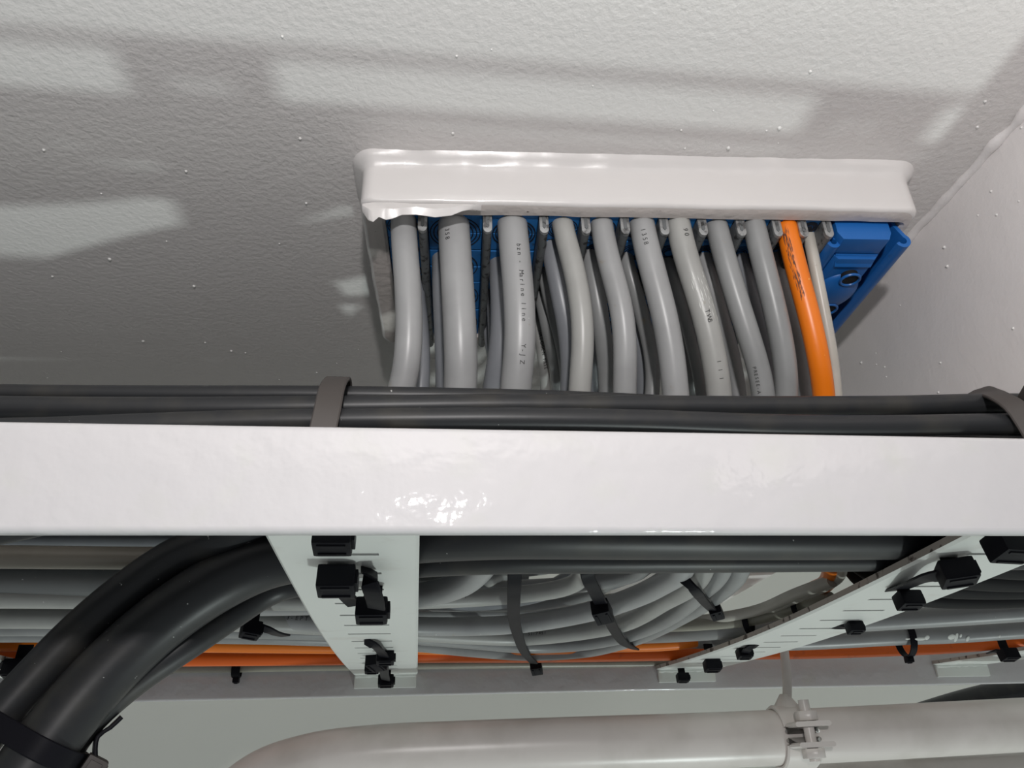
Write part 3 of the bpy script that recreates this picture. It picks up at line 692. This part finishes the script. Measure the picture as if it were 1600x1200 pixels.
def tie(label, strap, normals, wd, head=None, th=.0016, m=TIE, tail=None, group=None, hs=1.0):
    t = empty('cable_tie', label, 'cable tie', group)
    if strap:
        bm = bmesh.new(); path = catmull(strap, .003)
        # interpolate normals
        nn = []
        for p in path:
            ds = sorted(range(len(strap)), key=lambda q: (Vector(strap[q]) - p).length)[:2]
            a, b_ = ds; da = (Vector(strap[a]) - p).length; db = (Vector(strap[b_]) - p).length
            nn.append((Vector(normals[a])*db + Vector(normals[b_])*da).normalized())
        add_ribbon(bm, path, nn, wd, th)
        obj('strap', bm, m, t)
    if head:
        c, ax, n = [Vector(q) for q in head]
        bm = bmesh.new(); head_bm(bm, c, ax, n.normalized(), .0118*hs, .0088*hs, .0078*hs); obj('tie_head', bm, m, t)
    if tail:
        bm = bmesh.new(); path = catmull(tail[0], .003); add_ribbon(bm, path, [Vector(tail[1])]*len(path), wd, th); obj('tail', bm, m, t)
    return t
DN = Vector((0, 0, -1)); FR = Vector((0, -1, 0))
# straps over the black bundle
def strap_over(xp, label, wd=.0105, dx=0):
    x = oY(xp, 630, .285).x
    pts = [Vector((x - .002, .279, .104)), Vector((x - .0015, .2785, .116)), Vector((x, .2785, .130)), Vector((x + dx*.3, .285, .1415)), Vector((x + dx*.6, .296, .1515)), Vector((x + dx, .309, .1582)), Vector((x + dx, .321, .1535)), Vector((x + dx, .330, .140)), Vector((x + dx, .331, .124))]
    ns = [FR, FR, (0, -1, .15), (0, -1, .6), (0, -.8, 1), (0, -.1, 1), (0, .5, .8), (0, 1, .3), (0, 1, 0)]
    return tie(label, pts, ns, wd, m=TIED)
strap_over(516, 'dusty grey-black strap around the black bundle above the left part of the rail')
# right hand strap, slanting
pts = run([(1640, 720, .275), (1602, 655, .2755), (1585, 634, .2765), (1562, 620, .284), (1545, 614, .297)]) + [oY(1530, 612, .312), oY(1512, 618, .325)]
tie('dusty black strap slanting over the black bundle at the right edge', pts, [(-.5, -1, .2), (-.5, -1, .3), (-.4, -.8, .7), (-.2, -.5, 1), (-.2, -.2, 1), (-.2, .3, 1), (-.2, .6, 1)], .0095, m=TIED,
    head=(oY(1632, 612, .275), (1, -.2, .5), (-.2, -1, .3)), hs=1.3)

GTI = 'black ties holding the curved grey bundle'
def low_strap(px, zz, label, wd, head, up0=.10, hs=1.0, tail=None):
    P = []
    n = []
    for i, (x, y) in enumerate(px):
        P.append(oZ(x, y, zz[i]))
        n.append((0, 0, -1))
    n[0] = (0, -.8, -.6); n[-1] = (0, .5, -.9)
    a = P[0] + Vector((0, -.003, .03)); P = [a] + P; n = [(0, -1, 0)] + n
    c = oZ(head[0], head[1], head[2]); d = (P[-1] - P[-2]).normalized()
    return tie(label, P, n, wd, head=(c, d, (0, -.35, -1)), group=GTI, hs=hs, tail=tail)
low_strap([(804, 893), (803, 930), (803, 965), (810, 995), (820, 1020), (834, 1036)], [.100, .0925, .0905, .0905, .0925, .0935], 'long black tie around the curved grey bundle, its head hanging at the far rail', .0078, (838, 1043, .0925), hs=1.25)
low_strap([(917, 893), (930, 925), (948, 960), (960, 985), (975, 1005), (992, 1014)], [.098, .0925, .0905, .0905, .092, .095], 'black tie around the middle of the curved grey bundle, head halfway down', .0078, (941, 956, .0872), hs=1.25)
low_strap([(1064, 897), (1082, 918), (1100, 940), (1118, 958)], [.098, .0905, .0905, .0935], 'black glossy tie near the right end of the curved grey bundle', .0062, (1119, 956, .0915), hs=.95)

GR = 'black ties threaded through the left slotted rung'
def rung_tie(x, y, label, group, hs=1.0, ax=(1, 0, 0), dz=.0045, stub=None, tail=None, rot=None):
    p0 = oZ(x, y, .086); z = zs(p0.y) - dz; c = oZ(x, y, z)
    t = empty('cable_tie', label, 'cable tie', group)
    bm = bmesh.new(); head_bm(bm, c, Vector(ax), Vector((0, -.25, -1)).normalized(), .0122*hs, .0090*hs, .0080*hs); obj('tie_head', bm, TIE, t)
    # the strap rises through the slot and over the rung's edge
    bm = bmesh.new(); a = Vector(ax).normalized()
    add_ribbon(bm, [c + Vector((0, .001, 0)), c + Vector((0, .003, dz + .002)), c + Vector((0, .004, dz + .012))], [Vector((0, -1, 0))]*3, .0072*hs, .0014); obj('strap', bm, TIE, t)
    if tail:
        bm = bmesh.new(); tp = [oZ(q[0], q[1], q[2]) for q in tail]; pa = catmull([c] + tp if len(tp) < 4 else tp, .003)
        add_ribbon(bm, pa, [Vector((-.2, -.6, -1))]*len(pa), .0070*hs, .0014); obj('tail', bm, TIE, t)
    return t
rung_tie(520, 842, 'black tie head tight under the near rail on the left slotted rung', GR, 1.22, dz=.005)
rung_tie(526, 908, 'black tie with a square head, second from the near rail on the left rung', GR, 1.36, dz=.007, tail=[(545, 935, .0795), (556, 945, .078)])
rung_tie(581, 954, 'black tie on the left rung with a shiny strap looping down to its head', GR, 1.25, dz=.011, tail=[(577, 889, .0865), (578, 912, .0775), (585, 935, .0735), (588, 950, .072)])
rung_tie(602, 1028, 'black tie on the left rung with a long pointed tail, beyond the looping one', GR, 1.05, dz=.006, tail=[(596, 1020, .080), (583, 1008, .080), (570, 1001, .083)])
rung_tie(588, 1034, 'black tie knotted in the cluster on the left rung', GR, 1.3, dz=.0055, ax=(.4, 1, 0))
rung_tie(581, 1044, 'small black tie left in the cluster on the left rung', GR, .95, dz=.005)
rung_tie(603, 1064, 'black tie head nearest the far rail on the left rung', GR, 1.15, dz=.012, tail=[(600, 1050, .078), (599, 1035, .078)])
GQ = 'black ties threaded through the right slotted rung'
rung_tie(1578, 853, 'large black tie head at the right picture edge just under the near rail', GQ, 1.4, dz=.006, ax=(1, .1, 0))
rung_tie(1495, 895, 'black tie on the right rung with a broad head and a tail to its left', GQ, 1.3, dz=.007, ax=(1, -.35, 0), tail=[(1450, 903, .080), (1410, 918, .083), (1385, 924, .088)])
rung_tie(1420, 938, 'black tie head just left of the broad one on the right rung', GQ, 1.05, dz=.007)
rung_tie(1336, 981, 'thin black tie with a pointed tail at the lower edge of the right rung', GQ, .85, dz=.004, tail=[(1315, 979, .083), (1295, 978, .085), (1277, 975, .088)])
rung_tie(1163, 1021, 'small black tie with a stub pointing right, on the right rung', GQ, .95, dz=.005, tail=[(1172, 1012, .082), (1183, 1009, .084)])
rung_tie(1113, 1040, 'small black tie head, second from the far rail on the right rung', GQ, 1.15, dz=.007)
rung_tie(1067, 1059, 'small square tie head nearest the far rail on the right rung', GQ, .98, dz=.010)
rung_tie(1576, 1023, 'black tie on the farthest rung at the right picture edge', None, 1.15, dz=.005, tail=[(1560, 1018, .085), (1548, 1020, .087)])
rung_tie(28, 1046, 'black tie at the left picture edge beside the stout black cables', None, 1.5, dz=.006, tail=[(8, 1040, .083), (-8, 1036, .085)])
# ties among the cables
def loop_tie(key, px, py, z, label, wd=.0045, rr=.0068, hang=True, lift=0):
    c = oZ(px, py, z); path = CABLES[key][1]
    j = min(range(1, len(path)-1), key=lambda q: (path[q]-c).length); t = (path[j+1]-path[j-1]).normalized(); c = path[j] + Vector((0, lift, -.001))
    n0 = Vector((0, 0, -1)); n0 = (n0 - t*n0.dot(t)).normalized(); s = t.cross(n0)
    P = []; N = []
    for k in range(25):
        a = 2*math.pi*k/24; d = n0*math.cos(a) + s*math.sin(a); P.append(c + d*rr); N.append(d)
    tt = empty('cable_tie', label, 'cable tie'); bm = bmesh.new(); add_ribbon(bm, P, N, wd, .0012); obj('strap', bm, TIE, tt)
    if hang:
        bm = bmesh.new(); head_bm(bm, c + n0*(rr + .002) + Vector((0, .002, 0)), s, n0, .0075, .006, .006); obj('tie_head', bm, TIE, tt)
loop_tie('R4', 1240, 945, .101, 'black tie around the beige pair, close to the orange tip', rr=.0085, hang=False, lift=.002)
loop_tie('R4', 1168, 968, .100, 'black tie around the beige pair, left one', rr=.0085, hang=False, lift=.002)
loop_tie('R2', 1440, 985, .0985, 'black tie around the paint-splashed cable on the right', rr=.0155, wd=.006, lift=.006)
loop_tie('V1', 372, 1046, .0985, 'black tie with its tail hanging below the olive cables at lower left', rr=.0075, wd=.008)
t = empty('cable_tie', 'black tie with a bow-like tail on the grey cable printed TPE', 'cable tie')
bm = bmesh.new(); c = oZ(392, 984, .083); head_bm(bm, c, Vector((1, .5, 0)), Vector((0, -.3, -1)).normalized(), .0115, .0095, .009); obj('tie_head', bm, TIE, t)
bm = bmesh.new(); pa = catmull([oZ(402, 978, .086), oZ(418, 984, .084), oZ(432, 990, .084), oZ(446, 993, .086)], .003); add_ribbon(bm, pa, [Vector((0, -.5, -1))]*len(pa), .0065, .0014); obj('tail', bm, TIE, t)
bm = bmesh.new(); pa = [c, c + Vector((0, .002, .010)), c + Vector((0, .004, .022))]; add_ribbon(bm, pa, [FR]*3, .008, .0014); obj('strap', bm, TIE, t)
def words_at(key, px, y, txt, size, ang):
    path = CABLES[key][1]; X = oZ(px, y, .1).x; L = 0.0
    for p, q in zip(path, path[1:]):
        L += (q - p).length
        if p.x >= X > q.x and p.z < .15: print_on(CABLES[key][0], path, CABLES[key][2], L, txt, size, ang, True); return
words_at('C6', 486, 972, 'TPE-3,5', .0042, .25)
words_at('C7', 860, 995, '1547-15', .0036, .4)
words_at('C9', 548, 1003, 'TVE  9280  12 x 1,5', .0034, .3)
words_at('C4', 735, 940, '111', .0034, .2)

# big tie round the stout cables, bottom left
ka, kb, kc = (CABLES[k][1] for k in ('K1', 'K2', 'K3'))
q = oY(62, 1142, .303)
def near(path, p): return min(range(1, len(path)-1), key=lambda i: (path[i]-p).length)
ja, jb, jc = near(ka, oY(-8, 1130, .421)), near(kb, oY(62, 1172, .420)), near(kc, oY(100, 1178, .433))
A_, B_, C_ = ka[ja], kb[jb], kc[jc]
tdir = (kb[jb+1] - kb[jb-1]).normalized()
e1 = (C_ - A_); e1 = (e1 - tdir*e1.dot(tdir)).normalized(); e2 = tdir.cross(e1)
if e2.y > 0: e2 = -e2
def hull(cs, o, u, v, pad, n=48):
    P, N = [], []
    for k in range(n + 1):
        a = 2*math.pi*k/n; d = u*math.cos(a) + v*math.sin(a)
        c, r = max(cs, key=lambda q: (q[0] - o).dot(d) + q[1])
        p = c + d*(r + pad); p = p - (p - o).project(u.cross(v)); P.append(p); N.append(d)
    return P, N
P, N = hull([(A_, .0100), (B_, .0150), (C_, .0086)], B_, e1, e2, .0012)
t = empty('cable_tie', 'large black tie gripping the stout black cables at the bottom left corner', 'cable tie')
bm = bmesh.new(); add_ribbon(bm, P, N, .0100, .0018); obj('strap', bm, TIE, t)
hc = C_ - (C_ - B_).project(tdir) + e1*.0150 + e2*.004
bm = bmesh.new(); head_bm(bm, hc, e2, e1, .014, .012, .010); obj('tie_head', bm, TIED, t)
bm = bmesh.new(); pa = catmull([hc - tdir*0 + e1*.002, oY(152, 1152, .435), oY(172, 1137, .437), oY(190, 1120, .438)], .003); add_ribbon(bm, pa, [e1]*len(pa), .008, .002); obj('tail', bm, TIE, t)

# ------------------------------------------------------------------ conduit pipe with its clamp
pipe = empty('conduit_pipe', 'grey painted pipe below the ladder, bending down at its left end', 'pipe')
RP = .0232
def pp(x, y, Y=.74): return oY(x, y, Y)
Pp = [pp(260, 1420, .76), pp(330, 1290, .76), pp(400, 1222, .757), pp(480, 1192, .754), pp(580, 1178, .75), pp(717, 1171, .748), pp(900, 1164, .744), pp(1100, 1157, .74), pp(1300, 1148, .737), pp(1600, 1132, .73), pp(1900, 1116, .72)]
bm = bmesh.new(); path = catmull(Pp, .006); add_tube(bm, path, RP, 40); obj('tube', bm, PIPE, pipe)
clampE = empty('pipe_clamp', 'grey two-piece pipe clamp with bolt, hung on a rod from the ladder', 'pipe clamp')
j = near(path, pp(1240, 1151)); cc = path[j]; td = (path[j+1]-path[j-1]).normalized()
if td.x < 0: td = -td
up = Vector((0, 0, 1)); up = (up - td*up.dot(td)).normalized(); fr = td.cross(up)
if fr.y > 0: fr = -fr
def band(sign, name):
    """half band hugging the pipe, with a flat ear pointing at the viewer"""
    P = []; N = []
    for k in range(19):
        a = math.radians(8 + 164*k/18) * sign
        d = fr*math.cos(a) + up*math.sin(a); P.append(cc + d*(RP + .0018)); N.append(d)
    ear0 = P[0]; ear = [cc + fr*(RP + .027 - .0037*k) + up*sign*.0082 for k in range(7)]
    P = ear + P; N = [up*sign]*7 + N
    bm = bmesh.new(); add_ribbon(bm, P, N, .032, .0042); return obj(name, bm, PIPE, clampE)
band(1, 'upper_band'); band(-1, 'lower_band')
bm = bmesh.new()
bc = cc + fr*(RP + .015)
add_tube(bm, [bc - up*.021, bc + up*.028], .0046, 16)
for q in range(14): add_tube(bm, [bc + up*(-.0035 + q*.0006), bc + up*(-.0032 + q*.0006)], .0040, 16)
bolt_o = obj('bolt', bm, PIPE, clampE)
for z0, h in ((-.0188, .0078), (.0110, .0078)):
    bm = bmesh.new(); t = bmesh.new(); bmesh.ops.create_cone(t, cap_ends=True, segments=6, radius1=.0098, radius2=.0098, depth=h)
    bmesh.ops.bevel(t, geom=t.edges[:], offset=.0006, segments=1, affect='EDGES')
    Rm = Matrix(((td.x, fr.x, up.x, 0), (td.y, fr.y, up.y, 0), (td.z, fr.z, up.z, 0), (0, 0, 0, 1)))
    bmesh.ops.transform(t, matrix=Matrix.Translation(bc + up*(z0 + h/2)) @ Rm, verts=t.verts); merge(bm, t, 0); obj('nut', bm, PIPE, bolt_o)
bm = bmesh.new(); rt = oZ(1226, 1024, .096); rt.y = cc.y; rt = Vector((oY(1228, 1030, cc.y).x, cc.y, .100))
add_tube(bm, catmull([cc + up*(RP), cc.lerp(rt, .6), rt], .004), .0042, 14)
t = bmesh.new(); bmesh.ops.create_cone(t, cap_ends=True, segments=20, radius1=.014, radius2=.004, depth=.014, matrix=Matrix.Translation(cc + up*(RP + .006))); merge(bm, t, 0)
obj('hanger_rod', bm, PIPE, clampE)
# second pipe far below right, and black tube added for a dark shape at the far right
cable('Z1', [oY(1430, 1125, .9), oY(1500, 1103, .9), oY(1560, 1088, .9), oY(1640, 1078, .9), oY(1800, 1060, .9)], .016, BLK, 'black tube filling a dark shape behind the grey pipe at the right picture edge')
cable('Z2', [oY(1000, 1252, .9), oY(1250, 1228, .9), oY(1450, 1213, .9), oY(1800, 1196, .9)], .020, PIPE, 'second grey pipe showing below the first at the bottom right', name='conduit_pipe', cat='pipe')
